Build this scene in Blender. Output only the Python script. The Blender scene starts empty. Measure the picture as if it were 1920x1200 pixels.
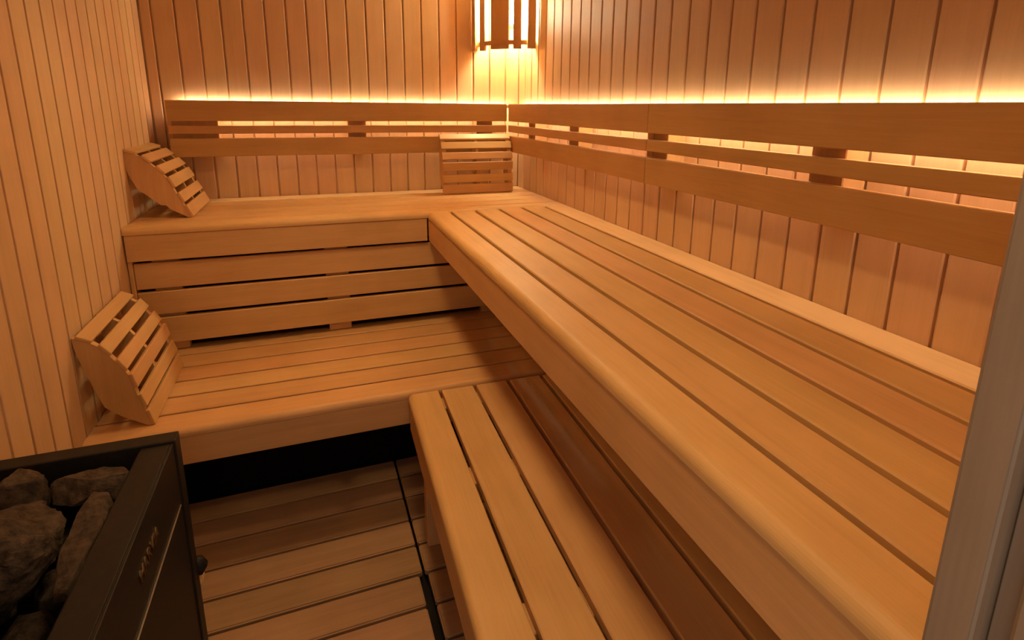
import bpy, bmesh, math, random
from mathutils import Vector, Matrix, noise

random.seed(7)
S = bpy.context.scene
COL = S.collection

# ------------------------------------------------------------------ camera
cam_d = bpy.data.cameras.new('camera')
cam_d.sensor_fit = 'HORIZONTAL'; cam_d.sensor_width = 36.0
cam_d.lens = 1026.25 / 1920 * 36.0
cam_d.shift_x = (960 - 963.06) / 1920
cam_d.shift_y = (435.1 - 600) / 1920
cam_d.clip_start = 0.01
cam = bpy.data.objects.new('camera', cam_d); COL.objects.link(cam)
r = Vector((0.93966736, -0.34195197, 0.00970051))
u = Vector((0.06750824, 0.2131592, 0.97468241))
f = Vector((0.33536232, 0.91522238, -0.22338331))
m = Matrix((r, u, -f)).transposed().to_4x4()
m.translation = Vector((-1.0832, -2.901, 1.4148))
cam.matrix_world = m
S.camera = cam

# ------------------------------------------------------------------ world, exposure
wd = bpy.data.worlds.new('world'); S.world = wd; wd.use_nodes = True
wd.node_tree.nodes['Background'].inputs[0].default_value = (1.0, 0.79, 0.60, 1)
wd.node_tree.nodes['Background'].inputs[1].default_value = 0.69
S.view_settings.view_transform = 'Standard'
S.view_settings.look = 'None'
S.view_settings.exposure = 0.0
S.view_settings.gamma = 1.0
S.view_settings.use_curve_mapping = False

# light colours and strengths of the lamps the room has (used by their builders)
LED_COL, LED_POWER = (1.0, 0.88, 0.68), 40.0
LAMP_COL, LAMP_POWER = (1.0, 0.96, 0.62), 300.0
CEIL_COL = (1.0, 0.645, 0.285)
CEIL_LAMPS = [(-0.92, -1.15, 80.0, 'round warm ceiling lamp over the lower back bench'),
              (-0.92, -2.38, 54.0, 'round warm ceiling lamp just inside the doorway')]

# ------------------------------------------------------------------ key sizes (metres)
W = 1.747          # room width: left wall face at x = -W, right wall face at x = 0, back wall face at y = 0
YF = -2.691        # inner face of the front wall
HC = 2.12          # ceiling
P = 0.0901         # wall board pitch
H1, H2 = 0.975, 0.480
GA, GP = 0.108, 0.110
D1 = 0.632

# ------------------------------------------------------------------ materials
MATS = {}

def nt(name):
    mt = bpy.data.materials.new(name); mt.use_nodes = True
    t = mt.node_tree; b = t.nodes['Principled BSDF']
    return mt, t, b

def wood(name, axis, dark, light, rough=0.5, vary=0.16, spec=0.35, knots=0.0):
    key = name + '_' + 'xyz'[axis]
    if key in MATS: return MATS[key]
    mt, t, b = nt(key); N = t.nodes; L = t.links
    tc = N.new('ShaderNodeTexCoord'); oi = N.new('ShaderNodeObjectInfo')
    off = N.new('ShaderNodeVectorMath'); off.operation = 'SCALE'
    off.inputs[0].default_value = (13.1, 7.7, 19.3)
    L.new(oi.outputs['Random'], off.inputs['Scale'])
    add = N.new('ShaderNodeVectorMath'); add.operation = 'ADD'
    L.new(tc.outputs['Object'], add.inputs[0]); L.new(off.outputs[0], add.inputs[1])
    mp = N.new('ShaderNodeMapping')
    sc = [30.0, 30.0, 30.0]; sc[axis] = 1.6
    mp.inputs['Scale'].default_value = sc
    L.new(add.outputs[0], mp.inputs['Vector'])
    n1 = N.new('ShaderNodeTexNoise'); n1.inputs['Scale'].default_value = 1.0
    n1.inputs['Detail'].default_value = 5; n1.inputs['Roughness'].default_value = 0.6
    n1.inputs['Distortion'].default_value = 0.6
    L.new(mp.outputs[0], n1.inputs['Vector'])
    mp2 = N.new('ShaderNodeMapping')
    sc2 = [260.0, 260.0, 260.0]; sc2[axis] = 9.0
    mp2.inputs['Scale'].default_value = sc2
    L.new(add.outputs[0], mp2.inputs['Vector'])
    n2 = N.new('ShaderNodeTexNoise'); n2.inputs['Scale'].default_value = 1.0
    n2.inputs['Detail'].default_value = 3
    L.new(mp2.outputs[0], n2.inputs['Vector'])
    n3 = N.new('ShaderNodeTexNoise'); n3.inputs['Scale'].default_value = 5.0
    n3.inputs['Detail'].default_value = 2
    L.new(add.outputs[0], n3.inputs['Vector'])
    mx = N.new('ShaderNodeMath'); mx.operation = 'MULTIPLY_ADD'; mx.inputs[1].default_value = 0.35
    L.new(n2.outputs[0], mx.inputs[0])
    m1 = N.new('ShaderNodeMath'); m1.operation = 'MULTIPLY'; m1.inputs[1].default_value = 0.65
    L.new(n1.outputs[0], m1.inputs[0]); L.new(m1.outputs[0], mx.inputs[2])
    m3 = N.new('ShaderNodeMath'); m3.operation = 'MULTIPLY_ADD'; m3.inputs[1].default_value = 0.69
    L.new(n3.outputs[0], m3.inputs[0]); L.new(mx.outputs[0], m3.inputs[2])
    rp = N.new('ShaderNodeValToRGB')
    rp.color_ramp.elements[0].position = 0.52; rp.color_ramp.elements[0].color = (*dark, 1)
    rp.color_ramp.elements[1].position = 0.98; rp.color_ramp.elements[1].color = (*light, 1)
    L.new(m3.outputs[0], rp.inputs[0])
    hs = N.new('ShaderNodeHueSaturation')
    mr = N.new('ShaderNodeMapRange')
    mr.inputs['To Min'].default_value = 1 - vary / 2; mr.inputs['To Max'].default_value = 1 + vary / 2
    L.new(oi.outputs['Random'], mr.inputs['Value']); L.new(mr.outputs[0], hs.inputs['Value'])
    wn = N.new('ShaderNodeTexWhiteNoise'); wn.noise_dimensions = '1D'
    L.new(oi.outputs['Random'], wn.inputs['W'])
    mh = N.new('ShaderNodeMapRange'); mh.inputs['To Min'].default_value = 0.494; mh.inputs['To Max'].default_value = 0.506
    L.new(wn.outputs['Value'], mh.inputs['Value']); L.new(mh.outputs[0], hs.inputs['Hue'])
    L.new(rp.outputs[0], hs.inputs['Color'])
    L.new(hs.outputs[0], b.inputs['Base Color'])
    b.inputs['Roughness'].default_value = rough
    b.inputs['Specular IOR Level'].default_value = spec
    bp = N.new('ShaderNodeBump'); bp.inputs['Strength'].default_value = 0.12; bp.inputs['Distance'].default_value = 0.002
    L.new(mx.outputs[0], bp.inputs['Height']); L.new(bp.outputs[0], b.inputs['Normal'])
    MATS[key] = mt
    return mt

WALL = lambda a: wood('wall_wood', a, (0.61, 0.366, 0.180), (0.71, 0.446, 0.234), 0.55, 0.05)
BENCH = lambda a: wood('bench_wood', a, (0.56, 0.310, 0.116), (0.69, 0.400, 0.168), 0.48, 0.07)
RAIL = lambda a: wood('rail_wood', a, (0.46, 0.235, 0.080), (0.57, 0.315, 0.120), 0.5, 0.05)
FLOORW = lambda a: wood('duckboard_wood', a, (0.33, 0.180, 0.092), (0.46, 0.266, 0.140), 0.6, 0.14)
JAMB = lambda a: wood('jamb_wood', a, (0.265, 0.19, 0.137), (0.35, 0.26, 0.195), 0.55, 0.05)  # grey of the outside light is put into this wood colour

def plain(name, col, rough=0.5, metal=0.0, spec=0.5, noise_amt=0.0, scale=20, bump=0.0):
    if name in MATS: return MATS[name]
    mt, t, b = nt(name); N = t.nodes; L = t.links
    b.inputs['Base Color'].default_value = (*col, 1)
    b.inputs['Roughness'].default_value = rough; b.inputs['Metallic'].default_value = metal
    b.inputs['Specular IOR Level'].default_value = spec
    if noise_amt or bump:
        tc = N.new('ShaderNodeTexCoord'); nz = N.new('ShaderNodeTexNoise')
        nz.inputs['Scale'].default_value = scale; nz.inputs['Detail'].default_value = 8; nz.inputs['Roughness'].default_value = 0.65
        L.new(tc.outputs['Object'], nz.inputs['Vector'])
        rp = N.new('ShaderNodeValToRGB')
        rp.color_ramp.elements[0].position = 0.3; rp.color_ramp.elements[1].position = 0.72
        rp.color_ramp.elements[0].color = (*[c * (1 - noise_amt) for c in col], 1)
        rp.color_ramp.elements[1].color = (*[min(1, c * (1 + noise_amt)) for c in col], 1)
        L.new(nz.outputs[0], rp.inputs[0]); L.new(rp.outputs[0], b.inputs['Base Color'])
        if bump:
            bp = N.new('ShaderNodeBump'); bp.inputs['Strength'].default_value = bump; bp.inputs['Distance'].default_value = 0.006
            L.new(nz.outputs[0], bp.inputs['Height']); L.new(bp.outputs[0], b.inputs['Normal'])
    MATS[name] = mt
    return mt

def emit(name, col, power):
    if name in MATS: return MATS[name]
    mt, t, b = nt(name)
    b.inputs['Base Color'].default_value = (*col, 1)
    b.inputs['Emission Color'].default_value = (*col, 1)
    b.inputs['Emission Strength'].default_value = power
    MATS[name] = mt
    return mt

BLACK_METAL = lambda: plain('black_metal', (0.013, 0.011, 0.010), 0.5, 0.0, 0.28, 0.25, 60, 0.04)
STEEL = lambda: plain('steel', (0.62, 0.58, 0.54), 0.28, 1.0)
STONE = lambda: plain('stone', (0.075, 0.052, 0.036), 0.9, 0.0, 0.2, 0.7, 42, 1.0)
VOID = lambda: plain('void_black', (0.006, 0.005, 0.005), 0.9, 0.0, 0.1, 0.2, 30)  # near black put in for spaces that lie in shade
SUBFLOOR = lambda: plain('subfloor', (0.018, 0.015, 0.013), 0.8, 0.0, 0.2, 0.3, 15)

# ------------------------------------------------------------------ builders
def tag(o, label=None, cat=None, group=None, kind=None):
    if label: o['label'] = label
    if cat: o['category'] = cat
    if group: o['group'] = group
    if kind: o['kind'] = kind
    return o

def thing(name, label, cat, loc=(0, 0, 0), rotz=0.0, group=None, kind=None):
    o = bpy.data.objects.new(name, None); COL.objects.link(o)
    o.location = loc; o.rotation_euler = (0, 0, rotz); o.empty_display_size = 0.1
    return tag(o, label, cat, group, kind)

def origin(parent):
    v = Vector((0, 0, 0)); q = parent
    while q is not None:
        v += q.location; q = q.parent
    return v

def link(name, mesh, parent, loc):
    o = bpy.data.objects.new(name, mesh); COL.objects.link(o)
    loc = Vector(loc)
    if parent is not None:
        o.parent = parent; loc = loc - origin(parent)
    o.location = loc
    return o

CACHE = {}
def box_mesh(dx, dy, dz, mat, bev):
    key = (round(dx, 4), round(dy, 4), round(dz, 4), mat.name, bev)
    if key in CACHE: return CACHE[key]
    bm = bmesh.new(); bmesh.ops.create_cube(bm, size=1)
    for v in bm.verts: v.co = Vector((v.co.x * dx, v.co.y * dy, v.co.z * dz))
    if bev: bmesh.ops.bevel(bm, geom=bm.edges[:], offset=min(bev, min(dx, dy, dz) * 0.45), segments=1 if bev < 0.0035 else 3, affect='EDGES')
    me = bpy.data.meshes.new('box'); bm.to_mesh(me); bm.free(); me.materials.append(mat)
    CACHE[key] = me
    return me

def box(name, parent, x, y, z, wmat, bev=0.002):
    (x0, x1), (y0, y1), (z0, z1) = sorted(x), sorted(y), sorted(z)
    d = (x1 - x0, y1 - y0, z1 - z0)
    mat = wmat(d.index(max(d))) if callable(wmat) and wmat.__code__.co_argcount else (wmat() if callable(wmat) else wmat)
    return link(name, box_mesh(*d, mat, bev), parent, ((x0 + x1) / 2, (y0 + y1) / 2, (z0 + z1) / 2))

def prism_mesh(pts, axis, length, mat, smooth=False):
    """pts: closed outline in the two other axes (in order), extruded along axis, centred on it"""
    bm = bmesh.new(); ia, ib = [i for i in range(3) if i != axis]
    ends = []
    for s in (-0.5, 0.5):
        vs = []
        for a, b_ in pts:
            c = [0, 0, 0]; c[ia] = a; c[ib] = b_; c[axis] = s * length
            vs.append(bm.verts.new(c))
        ends.append(vs)
    n = len(pts)
    bm.faces.new(ends[0]); bm.faces.new(ends[1][::-1])
    for i in range(n):
        bm.faces.new((ends[0][i], ends[1][i], ends[1][(i + 1) % n], ends[0][(i + 1) % n]))
    bmesh.ops.recalc_face_normals(bm, faces=bm.faces[:])
    me = bpy.data.meshes.new('prism'); bm.to_mesh(me); bm.free(); me.materials.append(mat)
    return me

def lathe_mesh(profile, n, mat):
    bm = bmesh.new(); rings = []
    for rr, z in profile:
        if rr < 1e-6: rings.append([bm.verts.new((0, 0, z))])
        else: rings.append([bm.verts.new((rr * math.cos(2 * math.pi * i / n), rr * math.sin(2 * math.pi * i / n), z)) for i in range(n)])
    for a, b_ in zip(rings, rings[1:]):
        for i in range(n):
            j = (i + 1) % n
            q = [a[i % len(a)], a[j % len(a)], b_[j % len(b_)], b_[i % len(b_)]]
            uq = []
            for v in q:
                if v not in uq: uq.append(v)
            if len(uq) > 2: bm.faces.new(uq)
    bmesh.ops.recalc_face_normals(bm, faces=bm.faces[:])
    for fc in bm.faces: fc.smooth = True
    me = bpy.data.meshes.new('lathe'); bm.to_mesh(me); bm.free(); me.materials.append(mat)
    return me

# ------------------------------------------------------------------ the shell
def struct(name, x, y, z, mat, label=None):
    o = box(name, None, x, y, z, mat, 0)
    return tag(o, label, None, None, 'structure')

floor = struct('floor', (-W - 0.12, 0.12), (YF - 1.2, 0.12), (-0.16, -0.046), SUBFLOOR, 'dark sauna sub-floor under the wooden duckboards')
ceiling = struct('ceiling', (-W - 0.12, 0.12), (YF - 0.15, 0.12), (HC, HC + 0.06), WALL, 'wooden sauna ceiling')
LIP = 0.014
wall_back = struct('wall_back', (-W - 0.12, 0.12), (LIP, 0.12), (-0.046, HC), WALL, 'back wall of vertical tongue and groove boards')
wall_right = struct('wall_right', (LIP, 0.12), (YF - 0.15, LIP), (-0.046, HC), WALL, 'right wall of vertical tongue and groove boards')
wall_left = struct('wall_left', (-W - 0.12, -W - LIP), (YF - 0.15, LIP), (-0.046, HC), WALL, 'left wall of vertical tongue and groove boards')

# tongue and groove board: flat face with chamfered edges and a recessed lip that makes the groove
def board_profile(w, c1=0.0030, g=0.0062):
    c = 0.0030; e = 0.0002
    # (across, depth) with depth 0 = face plane, positive = into the wall
    return [(-w / 2 + e, LIP), (-w / 2 + e, 0.0105), (-w / 2 + g, 0.0105), (-w / 2 + g, c1 * 0.9), (-w / 2 + g + c1, 0.0),
            (w / 2 - e - c, 0.0), (w / 2 - e, c * 0.9), (w / 2 - e, LIP)]

HB = HC - 0.002
BZ = HB / 2
cache_b = {}
def wall_board(parent, side, a0, a1):
    w = abs(a1 - a0); c = (a0 + a1) / 2
    key = (side, round(w, 4))
    if key not in cache_b:
        pr = board_profile(w) if side != 'left' else board_profile(w, 0.0010, 0.0072)
        if side == 'back': pts = [(a, d) for a, d in pr]
        elif side == 'right': pts = [(d, -a) for a, d in pr]
        else: pts = [(-d, a) for a, d in pr]
        cache_b[key] = prism_mesh(pts, 2, HB, WALL(2))
    loc = {'back': (c, 0, BZ), 'right': (0, c, BZ), 'left': (-W, c, BZ)}[side]
    return link('wall_board', cache_b[key], parent, loc)

x = -0.0795; wall_board(wall_back, 'back', 0.0, x)
while x > -W + 1e-4:
    nx = max(x - P, -W); wall_board(wall_back, 'back', x, nx); x = nx
y = -0.0051 - P; wall_board(wall_right, 'right', 0.0, y)
while y > YF + 1e-4:
    ny = max(y - P, YF); wall_board(wall_right, 'right', y, ny); y = ny
y = 0.0
while y > YF + 1e-4:
    ny = max(y - 0.0900, YF); wall_board(wall_left, 'left', y, ny); y = ny

# front wall with the doorway the picture is taken through
JX = -0.670
wf = struct('wall_front', (-W, -1.50), (YF - 0.11, YF), (-0.046, HC), WALL, 'front wall left of the doorway')
wf2 = struct('wall_front', (JX + 0.08, 0.0), (YF - 0.11, YF), (-0.046, HC), WALL, 'front wall right of the doorway')
wf3 = struct('wall_front', (-1.50, JX + 0.08), (YF - 0.11, YF), (2.02, HC), WALL, 'front wall above the doorway')
door = thing('door_1', 'wooden door jamb coloured grey brown for outside light, at the right edge of the picture', None, (JX, YF, 0), kind='structure')
box('jamb_board', door, (JX, JX + 0.079), (-2.7205, -2.6890), (-0.04, 2.02), JAMB, 0.0035)
box('door_rebate', door, (JX + 0.014, JX + 0.079), (-2.7345, -2.7210), (-0.04, 2.02), JAMB, 0.001)
box('outer_frame', door, (JX + 0.006, JX + 0.079), (-2.8015, -2.7350), (-0.04, 2.02), JAMB, 0.003)
box('architrave', door, (JX + 0.010, JX + 0.16), (-2.83, -2.8020), (-0.04, 2.06), JAMB, 0.003)

# black sheet added for the unlit void behind the duckboards, under the bench
void_sheet = struct('void_sheet_1', (-W + 0.002, -0.02), (-0.868, -0.850), (-0.046, 0.350), VOID, 'black sheet standing in for the shaded space under the lower back bench')

# ------------------------------------------------------------------ duckboards on the floor
FR = 0.0132
piv = Vector((-0.845, -1.472, -0.045))
def duckboard(label, x0, x1, y0, n, p=0.1188):
    t = thing('duckboard_panel', label, 'floor panel', piv, FR, 'wooden duckboard floor panels')
    for i in range(n):
        a = y0 - i * p
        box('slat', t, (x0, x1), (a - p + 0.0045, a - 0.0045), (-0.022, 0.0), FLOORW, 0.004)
    for k in (0.12, 0.5, 0.88):
        xx = x0 + (x1 - x0) * k
        box('bearer', t, (xx - 0.02, xx + 0.02), (y0 - n * p + 0.01, y0 - 0.01), (-0.045, -0.0221), FLOORW, 0.002)
    return t
duckboard('duckboard floor panel between the heater and the black void sheet', -1.70, -0.8495, -0.878, 5)
duckboard('duckboard floor panel in front, beside the heater, nearest the camera', -1.70, -0.862, -1.4725, 9)
duckboard('duckboard floor panel under the far end of the lower right bench', -0.8405, -0.06, -0.878, 5)
duckboard('duckboard floor panel under the near end of the lower right bench', -0.834, -0.08, -1.4725, 9)

# ------------------------------------------------------------------ benches
TH = 0.026
def nosing(parent, axis, fr, bk, top, l0, l1, sgn=-1, name='front_slat'):
    """front board of a bench with a rounded front edge; fr/bk = front and back coordinate (x or y)"""
    w = abs(bk - fr); R = 0.019
    pts = [(w / 2, -TH / 2), (w / 2, TH / 2 - 0.002), (w / 2 - 0.002, TH / 2)]
    for i in range(9):
        a = math.pi / 2 + i / 8 * math.pi / 2
        pts.append((-w / 2 + R + R * math.cos(a), TH / 2 - R + R * math.sin(a)))
    pts += [(-w / 2, -TH / 2 + 0.001), (-w / 2 + 0.001, -TH / 2)]
    me = prism_mesh(pts, axis, l1 - l0, BENCH(axis))
    c = [0, 0, top - TH / 2]; c[axis] = (l0 + l1) / 2; c[1 - axis] = (fr + bk) / 2
    return link(name, me, parent, c)

G = 0.0066   # half gap
R1 = 0.642
# upper back bench
ub = thing('upper_bench', 'upper sauna bench running along the back wall', 'bench', (-W / 2, -D1 / 2, 0), group='slatted sauna benches')
edges = [0.0] + [GA + GP * k for k in range(5)]
for a, b_ in zip(edges, edges[1:]):
    box('slat', ub, (-W + 0.002, -0.003), (-b_ + 0.0058, -a - 0.0058), (H1 - TH, H1), BENCH, 0.003)
nosing(ub, 0, -D1, -edges[-1] - 0.0058, H1, -W + 0.002, -0.003)
box('fascia', ub, (-W + 0.004, -R1 - 0.002), (-D1 + 0.003, -D1 + 0.024), (0.849, H1 - TH - 0.0006), BENCH, 0.002)
box('bearer', ub, (-W + 0.004, -W + 0.044), (-0.60, -0.004), (0.87, H1 - TH - 0.0005), BENCH, 0.002)
box('bearer', ub, (-0.92, -0.88), (-0.60, -0.004), (0.87, H1 - TH - 0.0005), BENCH, 0.002)
box('bearer', ub, (-0.30, -0.26), (-0.60, -0.004), (0.87, H1 - TH - 0.0005), BENCH, 0.002)

# upper right bench
ur = thing('upper_bench', 'long upper sauna bench along the right wall towards the camera', 'bench', (-R1 / 2, -1.65, 0), group='slatted sauna benches')
ya, yb = -2.686, -D1 - 0.002
for a, b_ in zip(edges, edges[1:]):
    box('slat', ur, (-b_ + G, -a - G * (a > 0) - 0.002), (ya, yb), (H1 - TH, H1), BENCH, 0.003)
nosing(ur, 1, -R1, -edges[-1] - G, H1, ya, yb)
box('fascia', ur, (-R1 + 0.003, -R1 + 0.024), (ya, -D1 + 0.003), (0.849, H1 - TH - 0.0006), BENCH, 0.002)
for yy in (-0.78, -1.40, -2.05, -2.60):
    box('bearer', ur, (-0.60, -0.004), (yy - 0.02, yy + 0.02), (0.87, H1 - TH - 0.0005), BENCH, 0.002)
for yy in (-1.40, -2.05, -2.60):
    box('leg', ur, (-0.10, -0.055), (yy - 0.018, yy + 0.018), (0.0006, 0.8695), BENCH, 0.002)

# riser boards between the two back benches
rs = thing('bench_riser', 'horizontal board panel between the upper and lower back benches', 'bench riser', (-W / 2, -0.59, H2))
for z0, z1 in ((0.738, 0.8375), (0.635, 0.726), (0.517, 0.622)):
    box('plank', rs, (-W + 0.018, -0.10), (-0.618, -0.597), (z0, z1), BENCH, 0.003)
for xx in (-1.63, -1.02, -0.35):
    box('batten', rs, (xx - 0.045, xx + 0.045), (-0.5965, -0.565), (H2 + 0.001, 0.848), BENCH, 0.002)
box('backing', rs, (-W + 0.01, -0.05), (-0.54, -0.53), (H2 + 0.001, 0.848), VOID, 0.0)  # black sheet in place of the shade behind the plank gaps
box('end_strip', rs, (-W + 0.002, -W + 0.017), (-0.622, -0.59), (H2 + 0.001, 0.848), BENCH, 0.002)

# lower back bench
lb = thing('lower_bench', 'lower sauna bench in front of the back riser boards', 'bench', (-W / 2, -0.9, 0), group='slatted sauna benches')
gl = [0.549, 0.662, 0.775, 0.8875, 1.000, 1.113]
for a, b_ in zip(gl, gl[1:]):
    box('slat', lb, (-W + 0.002, -0.02), (-b_ + 0.0058, -a - 0.0058), (H2 - TH, H2), BENCH, 0.003)
nosing(lb, 0, -1.219, -gl[-1] - 0.0058, H2, -W + 0.002, -0.02)
box('fascia', lb, (-W + 0.004, -0.03), (-1.2165, -1.195), (0.361, H2 - TH - 0.0006), BENCH, 0.002)
for xx in (-W + 0.03, -1.02, -0.40):
    box('bearer', lb, (xx - 0.02, xx + 0.02), (-1.19, -0.555), (0.37, H2 - TH - 0.0005), BENCH, 0.002)

# lower right bench: stands loose, slightly turned
BR = -0.0261
lr = thing('lower_bench', 'loose lower sauna bench below the long right bench', 'bench', (-0.839, -1.236, 0), BR, group='slatted sauna benches')
gx = [-0.733, -0.613, -0.493, -0.369, -0.249]
l0, l1 = -2.66, -1.236
nosing(lr, 1, -0.839, gx[0] - 0.006, H2, l0, l1)
for a, b_ in zip(gx, gx[1:]):
    box('slat', lr, (a + 0.006, b_ - 0.006), (l0, l1), (H2 - TH, H2), BENCH, 0.003)
box('fascia', lr, (-0.8365, -0.815), (l0, l1 - 0.002), (0.352, H2 - TH - 0.0006), BENCH, 0.002)
box('fascia', lr, (-0.27, -0.25), (l0, l1 - 0.002), (0.372, H2 - TH - 0.0006), BENCH, 0.002)
for yy in (-1.275, -1.66, -2.10, -2.55):
    box('bearer', lr, (-0.813, -0.272), (yy - 0.035, yy + 0.035), (0.40, H2 - TH - 0.0005), BENCH, 0.002)
for yy in (-1.355, -2.45):
    for xx in (-0.787, -0.30):
        box('leg', lr, (xx - 0.024, xx + 0.024), (yy - 0.024, yy + 0.024), (0.0005, 0.4555), BENCH, 0.003)

# ------------------------------------------------------------------ back rests along the walls
RX = 0.093; RT = 0.026
ZR = ((1.338, 1.4285), (1.282, 1.318), (1.180, 1.262))
def backrest(label, axis, a0, a1, battens, offs=(0.0, 0.0)):
    loc = [0, 0, 1.18]; loc[axis] = (a0 + a1) / 2; loc[1 - axis] = -RX / 2
    t = thing('backrest', label, 'backrest', loc, group='slatted backrests on the walls')
    for z in ZR:
        c = [None, None, z]; c[axis] = (a0, a1); c[1 - axis] = (-RX, -RX + RT)
        box('rail', t, *c, RAIL, 0.002)
    for b0, b1 in battens:
        c = [None, None, (1.185, 1.375)]; c[axis] = (b0, b1); c[1 - axis] = (-RX + RT + 0.0005, -0.001)
        box('batten', t, *c, RAIL, 0.002)
    return t
backrest('slatted backrest on the back wall above the upper bench', 0, -1.672, -0.0985, ((-1.66, -1.477), (-0.914, -0.826), (-0.26, -0.172)))
backrest('far slatted backrest on the right wall, next to the corner', 1, -1.4045, -0.0985, ((-0.414, -0.329), (-0.879, -0.793), (-1.404, -1.37)))
backrest('near slatted backrest on the right wall, towards the camera', 1, -2.686, -1.4065, ((-1.481, -1.4075), (-2.083, -1.999), (-2.64, -2.56)))

# ------------------------------------------------------------------ LED strips behind the top rails
def led(label, axis, a0, a1):
    loc = [0, 0, 1.40]; loc[axis] = (a0 + a1) / 2; loc[1 - axis] = -RX + RT
    t = thing('led_strip', label, 'LED strip', loc, group='warm LED strips behind the top rails')
    c = [None, None, (1.406, 1.4205)]; c[axis] = (a0, a1); c[1 - axis] = (-RX + RT + 0.0005, -0.0345)
    box('channel', t, *c, STEEL, 0)
    c = [None, None, (1.4208, 1.4228)]; c[axis] = (a0, a1); c[1 - axis] = (-RX + RT + 0.0005, -0.0200)
    box('light_stop_lip', t, *c, STEEL, 0)  # unseen lip added to hold back the upward glow
    c = [None, None, (1.4085, 1.4205)]; c[axis] = (a0, a1); c[1 - axis] = (-0.0343, -0.0195)
    box('diffuser', t, *c, emit('led_glow', LED_COL, LED_POWER), 0)
led('warm LED strip glowing behind the back wall rail', 0, -1.625, -0.075)
led('warm LED strip glowing behind the right wall rail', 1, -2.68, -0.075)

# ------------------------------------------------------------------ corner lamp
lamp = thing('corner_lamp', 'slatted wooden corner lamp glowing above the backrest corner', 'lamp', (-0.1, -0.1, 1.70))
LZ0, LZ1 = 1.692, 2.06
for (px_, py_), deg, w, zb in (((-0.256, -0.024), 6, 0.042, 0.0), ((-0.226, -0.078), 22, 0.042, 0.0), ((-0.163, -0.163), 45, 0.100, 0.004),
                     ((-0.090, -0.216), 66, 0.040, 0.004), ((-0.029, -0.254), 84, 0.042, 0.004)):
    me = box_mesh(0.014, w, LZ1 - LZ0 - zb, RAIL(2), 0.002)
    o = link('slat', me, lamp, (px_, py_, (LZ0 + zb + LZ1) / 2)); o.rotation_euler = (0, 0, math.radians(deg))
for zc in (1.727, 2.03):
    pts = []
    for i in range(13):
        a = math.radians(180 + 90 * i / 12); pts.append((0.238 * math.cos(a) - 0.004, 0.238 * math.sin(a) - 0.004))
    for i in range(12, -1, -1):
        a = math.radians(180 + 90 * i / 12); pts.append((0.214 * math.cos(a) - 0.004, 0.214 * math.sin(a) - 0.004))
    link('hoop', prism_mesh(pts, 2, 0.020, RAIL(0)), lamp, (0, 0, zc))
sk = link('socket', lathe_mesh([(0.0, 0.03), (0.03, 0.03), (0.034, 0.0), (0.034, -0.01), (0.0, -0.01)], 16, plain('porcelain', (0.7, 0.68, 0.62), 0.3)), lamp, (-0.085, -0.085, 2.035))
box('arm', lamp, (-0.105, -0.065), (-0.050, -0.001), (2.045, 2.06), RAIL, 0.001)
prof = [(0.0, 1.825)] + [(0.055 * math.sin(a), 1.825 + 0.03 * (1 - math.cos(a))) for a in [math.pi / 2 * k / 5 for k in range(1, 6)]] + [(0.055, 2.0), (0.04, 2.02), (0.0, 2.02)]
link('light_stop_cap', lathe_mesh([(0.0, 1.806), (0.030, 1.806), (0.037, 1.812), (0.037, 1.8235), (0.0, 1.8235)], 24, plain('porcelain', (0.7, 0.68, 0.62), 0.3)), lamp, (-0.085, -0.085, 0.0))  # unseen cap added to block light straight below the glass
link('glass_shade', lathe_mesh(prof, 24, emit('bulb_glow', LAMP_COL, LAMP_POWER)), lamp, (-0.085, -0.085, 0.0))

# ------------------------------------------------------------------ round lamp in the ceiling
for i, (lx, ly, pw, lab) in enumerate(CEIL_LAMPS):
    cl = thing('ceiling_lamp', lab, 'lamp', (lx, ly, HC))
    link('cutoff_housing', lathe_mesh([(0.112, -0.001), (0.126, -0.001), (0.126, -0.098), (0.118, -0.100), (0.112, -0.098), (0.112, -0.001)], 36, BLACK_METAL()), cl, (lx, ly, HC))  # unseen can, deepened to cut light off the walls
    link('glass', lathe_mesh([(0.0, -0.010), (0.110, -0.008), (0.110, -0.002), (0.0, -0.002)], 36, emit('ceiling_glow_%d' % i, CEIL_COL, pw)), cl, (lx, ly, HC))

# ------------------------------------------------------------------ slatted wooden head rests
# outline of the curved front in (distance from wall, height), six slats, measured on the chord
CURVE = [(0.014, 0.306), (0.050, 0.287), (0.067, 0.274), (0.091, 0.242), (0.103, 0.224), (0.123, 0.189),
         (0.131, 0.174), (0.142, 0.129), (0.146, 0.107), (0.158, 0.066), (0.159, 0.053), (0.171, 0.004)]
PANEL_BACK = [(0.150, 0.002), (0.092, 0.040), (0.052, 0.078), (0.020, 0.190), (0.004, 0.270), (0.002, 0.298)]
def rot2(p, c, a, s=1.0):
    x_, y_ = (p[0] - c[0]) * s, (p[1] - c[1]) * s
    return (c[0] + x_ * math.cos(a) - y_ * math.sin(a), c[1] + x_ * math.sin(a) + y_ * math.cos(a))

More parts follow.
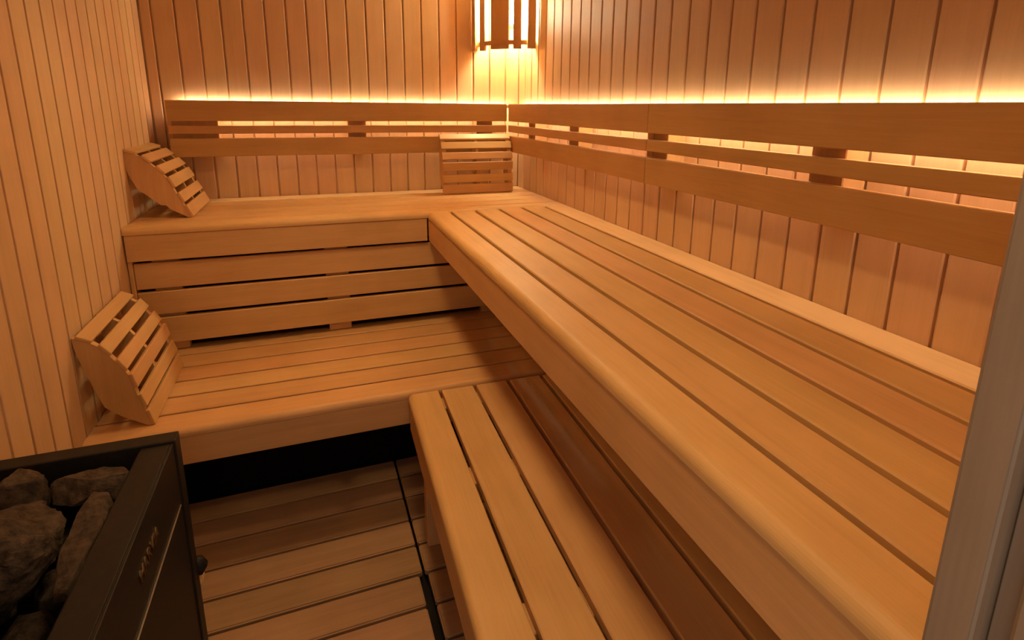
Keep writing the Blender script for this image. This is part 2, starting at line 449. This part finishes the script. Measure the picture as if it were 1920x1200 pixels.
def headrest(label, base, width, to_world, ang, tilt, shift, scale=1.0, back=None):
    """to_world(a, s, h): a = distance out from wall, s = along the wall, h = up"""
    t = thing('headrest', label, 'headrest', to_world(shift[0] + 0.1, 0, shift[1]), group='slatted wooden headrests')
    t.rotation_euler = (0, 0, ang)
    B = (0.171, 0.004)
    cv = [rot2(p, B, tilt, scale) for p in CURVE]
    pb = [rot2(p, B, tilt, scale) for p in (back or PANEL_BACK)]
    dx, dz = shift
    sl_t = 0.011
    def loc(a, h): return (a + dx, h + dz)
    org = t.location
    # local frame of the empty: x = out from the wall, y = along the wall, z = up
    def add(name, me, a, s, h, rot=0.0):
        o = bpy.data.objects.new(name, me); COL.objects.link(o); o.parent = t
        o.location = (a - 0.1, s, h); o.rotation_euler = (0, rot, 0)
        return o
    inner = []
    for i in range(6):
        p, q = cv[2 * i], cv[2 * i + 1]
        d = Vector((q[0] - p[0], q[1] - p[1])); ln = d.length; d /= ln
        nrm = Vector((-d.y, d.x))
        if nrm.x < 0: nrm = -nrm
        c = Vector(((p[0] + q[0]) / 2, (p[1] + q[1]) / 2)) - nrm * sl_t / 2
        me = box_mesh(sl_t, width, round(ln, 3), BENCH(1), 0.0018)
        add('slat', me, c.x, 0, c.y, math.atan2(nrm.y, nrm.x) * -1)
        inner.append(Vector(p) - nrm * (sl_t + 0.0004)); inner.append(Vector(q) - nrm * (sl_t + 0.0004))
    pts = [(v.x - 0.1, v.y) for v in inner] + [(a - 0.1, h) for a, h in pb]
    for s in (-1, 1):
        me = prism_mesh(pts, 1, 0.020, BENCH(2))
        o = bpy.data.objects.new('side_panel', me); COL.objects.link(o); o.parent = t
        o.location = (0, s * (width / 2 - 0.014), 0)
    # middle stiffener
    me = prism_mesh(pts, 1, 0.016, BENCH(2))
    o = bpy.data.objects.new('center_panel', me); COL.objects.link(o); o.parent = t; o.location = (0, 0, 0)
    return t

headrest('slatted wooden headrest on the upper bench against the left wall', None, 0.385,
         lambda a, s, h: (-W + a, -0.283 + s, H1 + h), 0.0, math.radians(10.2), (0.036, 0.003), 0.985,
         back=[(0.150, 0.002), (0.098, 0.048), (0.088, 0.066), (0.072, 0.070), (0.012, 0.150), (-0.010, 0.270), (-0.002, 0.292)])
headrest('slatted wooden headrest on the lower bench beside the heater', None, 0.404,
         lambda a, s, h: (-W + a, -0.965 + s, H2 + h), 0.0, 0.0, (0.0, 0.0))
headrest('slatted wooden headrest standing in the back right corner', None, 0.375,
         lambda a, s, h: (-0.287 + s, -a, H1 + h), -math.pi / 2, math.radians(-12.0), (0.030, 0.0), 0.905)

# ------------------------------------------------------------------ heater with stones
HX, HT = -1.411, 0.700           # front face, top
HY0, HY1 = -1.616, -2.270
ht = thing('sauna_heater', 'black steel sauna heater full of stones beside the left wall', 'heater', (-1.58, -1.94, 0))
HB_ = BLACK_METAL
for a, b_ in ((HY0 - 0.040, HY0), (HY1, HY1 + 0.040)):
    box('side_plate', ht, (-W + 0.010, HX + 0.004), (a, b_), (0.10, HT), HB_, 0.002)
    for xx in (-1.70, -1.45):
        box('foot', ht, (xx - 0.02, xx + 0.02), (a + 0.004, b_ - 0.004), (0.0005, 0.0995), HB_, 0.003)
fp = box('front_panel', ht, (HX - 0.006, HX), (HY1 + 0.0405, HY0 - 0.0405), (0.12, HT - 0.006), HB_, 0.001)
box('top_flange', ht, (-1.471, HX - 0.0065), (HY1 + 0.0405, HY0 - 0.0405), (HT - 0.012, HT - 0.006), HB_, 0.001)
box('back_panel', ht, (-W + 0.012, -W + 0.020), (HY1 + 0.0405, HY0 - 0.0405), (0.12, HT - 0.002), HB_, 0.001)
box('stone_tray', ht, (-W + 0.021, HX - 0.007), (HY1 + 0.0405, HY0 - 0.0405), (0.46, 0.48), HB_, 0.001)
box('inner_wall', ht, (-1.476, -1.471), (HY1 + 0.0405, HY0 - 0.0405), (0.481, HT - 0.0125), HB_, 0.001)
box('trim_strip', fp, (HX + 0.0002, HX + 0.003), (HY1 + 0.045, HY0 - 0.054), (0.5475, 0.5505), STEEL, 0.0005)['label'] = 'thin bright steel strip across the front'
# lettering on the front face
fc = bpy.data.curves.new('lettering', 'FONT'); fc.body = 'HARVIA'; fc.size = 0.032; fc.extrude = 0.0012
fc.align_x = 'LEFT'
fo = bpy.data.objects.new('lettering_tmp', fc); COL.objects.link(fo)
bpy.context.view_layer.update()
me = bpy.data.meshes.new_from_object(fo.evaluated_get(bpy.context.evaluated_depsgraph_get()))
bpy.data.objects.remove(fo)
xs = [v.co.x for v in me.vertices]; ys = [v.co.y for v in me.vertices]
kx, ky = 0.118 / (max(xs) - min(xs)), 0.026 / (max(ys) - min(ys))
for v in me.vertices: v.co = Vector(((v.co.x - min(xs)) * kx, (v.co.y - min(ys)) * ky, v.co.z))
me.materials.clear(); me.materials.append(plain('worn_brass', (0.42, 0.27, 0.14), 0.35, 1.0))
lt = link('lettering', me, fp, (HX + 0.0016, -1.950, 0.609))
lt.rotation_euler = (math.radians(90), 0, math.radians(90)); lt['label'] = 'raised brass coloured lettering'
# gland on the far side plate
gl_ = link('cable_gland', lathe_mesh([(0.0, 0.016), (0.014, 0.016), (0.022, 0.008), (0.024, 0.0), (0.024, -0.012), (0.0, -0.012)], 6, HB_()), ht, (HX - 0.002, HY0 + 0.013, 0.33))
gl_.rotation_euler = (math.radians(-90), 0, 0)
pg_ = link('wooden_peg', lathe_mesh([(0.0, 0.024), (0.008, 0.022), (0.010, 0.016), (0.010, -0.012), (0.0, -0.012)], 10, BENCH(1)), ht, (HX - 0.001, HY0 + 0.013, 0.285))
pg_.rotation_euler = (math.radians(-90), 0, 0)

def rock_mesh(seed, dims, rough=0.15):
    rnd = random.Random(seed); bm = bmesh.new()
    for i in range(26):
        v = Vector((rnd.gauss(0, 1), rnd.gauss(0, 1), rnd.gauss(0, 1)))
        mx_ = max(abs(v.x), abs(v.y), abs(v.z)); v = v / (0.5 * mx_ + 0.5 * v.length)
        bm.verts.new(Vector((v.x * dims[0] / 2, v.y * dims[1] / 2, v.z * dims[2] / 2)))
    res = bmesh.ops.convex_hull(bm, input=bm.verts[:])
    bmesh.ops.delete(bm, geom=[g for g in res['geom_interior'] if isinstance(g, bmesh.types.BMVert)], context='VERTS')
    bmesh.ops.dissolve_limit(bm, angle_limit=0.25, verts=bm.verts[:], edges=bm.edges[:])
    bmesh.ops.bevel(bm, geom=bm.edges[:], offset=0.004, segments=1, affect='EDGES', clamp_overlap=True)
    for v in bm.verts: v.co = Vector([max(-d / 2, min(d / 2, c)) for c, d in zip(v.co, dims)])
    bmesh.ops.remove_doubles(bm, verts=bm.verts[:], dist=0.0008)
    bmesh.ops.triangulate(bm, faces=bm.faces[:])
    for _ in range(2): bmesh.ops.subdivide_edges(bm, edges=[e for e in bm.edges if e.calc_length() > 0.007], cuts=2, use_grid_fill=True); bmesh.ops.triangulate(bm, faces=bm.faces[:])
    bmesh.ops.triangulate(bm, faces=bm.faces[:])
    k = min(dims)
    bm.normal_update()
    for v in bm.verts:
        n_ = noise.fractal(v.co * 22 + Vector((seed * 3.1, 0, 0)), 0.9, 2.1, 3) * rough * 0.42
        n_ += noise.fractal(v.co * 95 + Vector((0, seed * 1.7, 0)), 0.7, 2.2, 3) * rough * 0.09
        v.co += v.normal * n_ * k
    me = bpy.data.meshes.new('rock'); bm.to_mesh(me); bm.free(); me.materials.append(STONE())
    return me

def rock(label, seed, dims, loc, rot, group='sauna heater stones'):
    o = link('heater_stone', rock_mesh(seed, dims), None, loc)
    o.rotation_euler = [math.radians(a) for a in rot]
    return tag(o, label, 'stone', group)

rock('largest dark heater stone at the left edge of the picture', 3, (0.180, 0.200, 0.15), (-1.635, -1.848, 0.658), (6, -8, 12))
rock('long narrow brown heater stone lying along the black front flange', 11, (0.060, 0.225, 0.11), (-1.508, -1.872, 0.650), (3, 14, 3))
rock('flat heater stone wedged by the far side plate of the heater', 19, (0.14, 0.080, 0.065), (-1.545, -1.708, 0.660), (-14, 12, 14))
rock('dark heater stone in the far left corner of the heater', 27, (0.10, 0.085, 0.12), (-1.668, -1.708, 0.662), (0, 10, 10))
rock('small pale sided heater stone in front of the largest stone', 31, (0.09, 0.085, 0.085), (-1.640, -2.000, 0.645), (15, 0, 10))
k = 40
for xx in (-1.68, -1.60, -1.52):
    for yy in (-2.098, -2.188):
        rock('heater stone in the near half of the heater', k, (0.072, 0.078, 0.08), (xx + random.uniform(-.003, .003), yy, 0.64 + random.uniform(-.02, .01)), (random.uniform(-20, 20), random.uniform(-20, 20), random.uniform(0, 180)), 'stones in the near half of the heater'); k += 1
for xx in (-1.68, -1.59, -1.515):
    for yy in (-1.71, -1.82, -1.93, -2.04, -2.15):
        rock('heater stone buried under the top layer of stones', k, (0.072, 0.092, 0.070), (xx, yy, 0.523 + random.uniform(-.003, .012)), (random.uniform(-15, 15), random.uniform(-15, 15), random.uniform(-20, 20)), 'stones buried in the heater'); k += 1
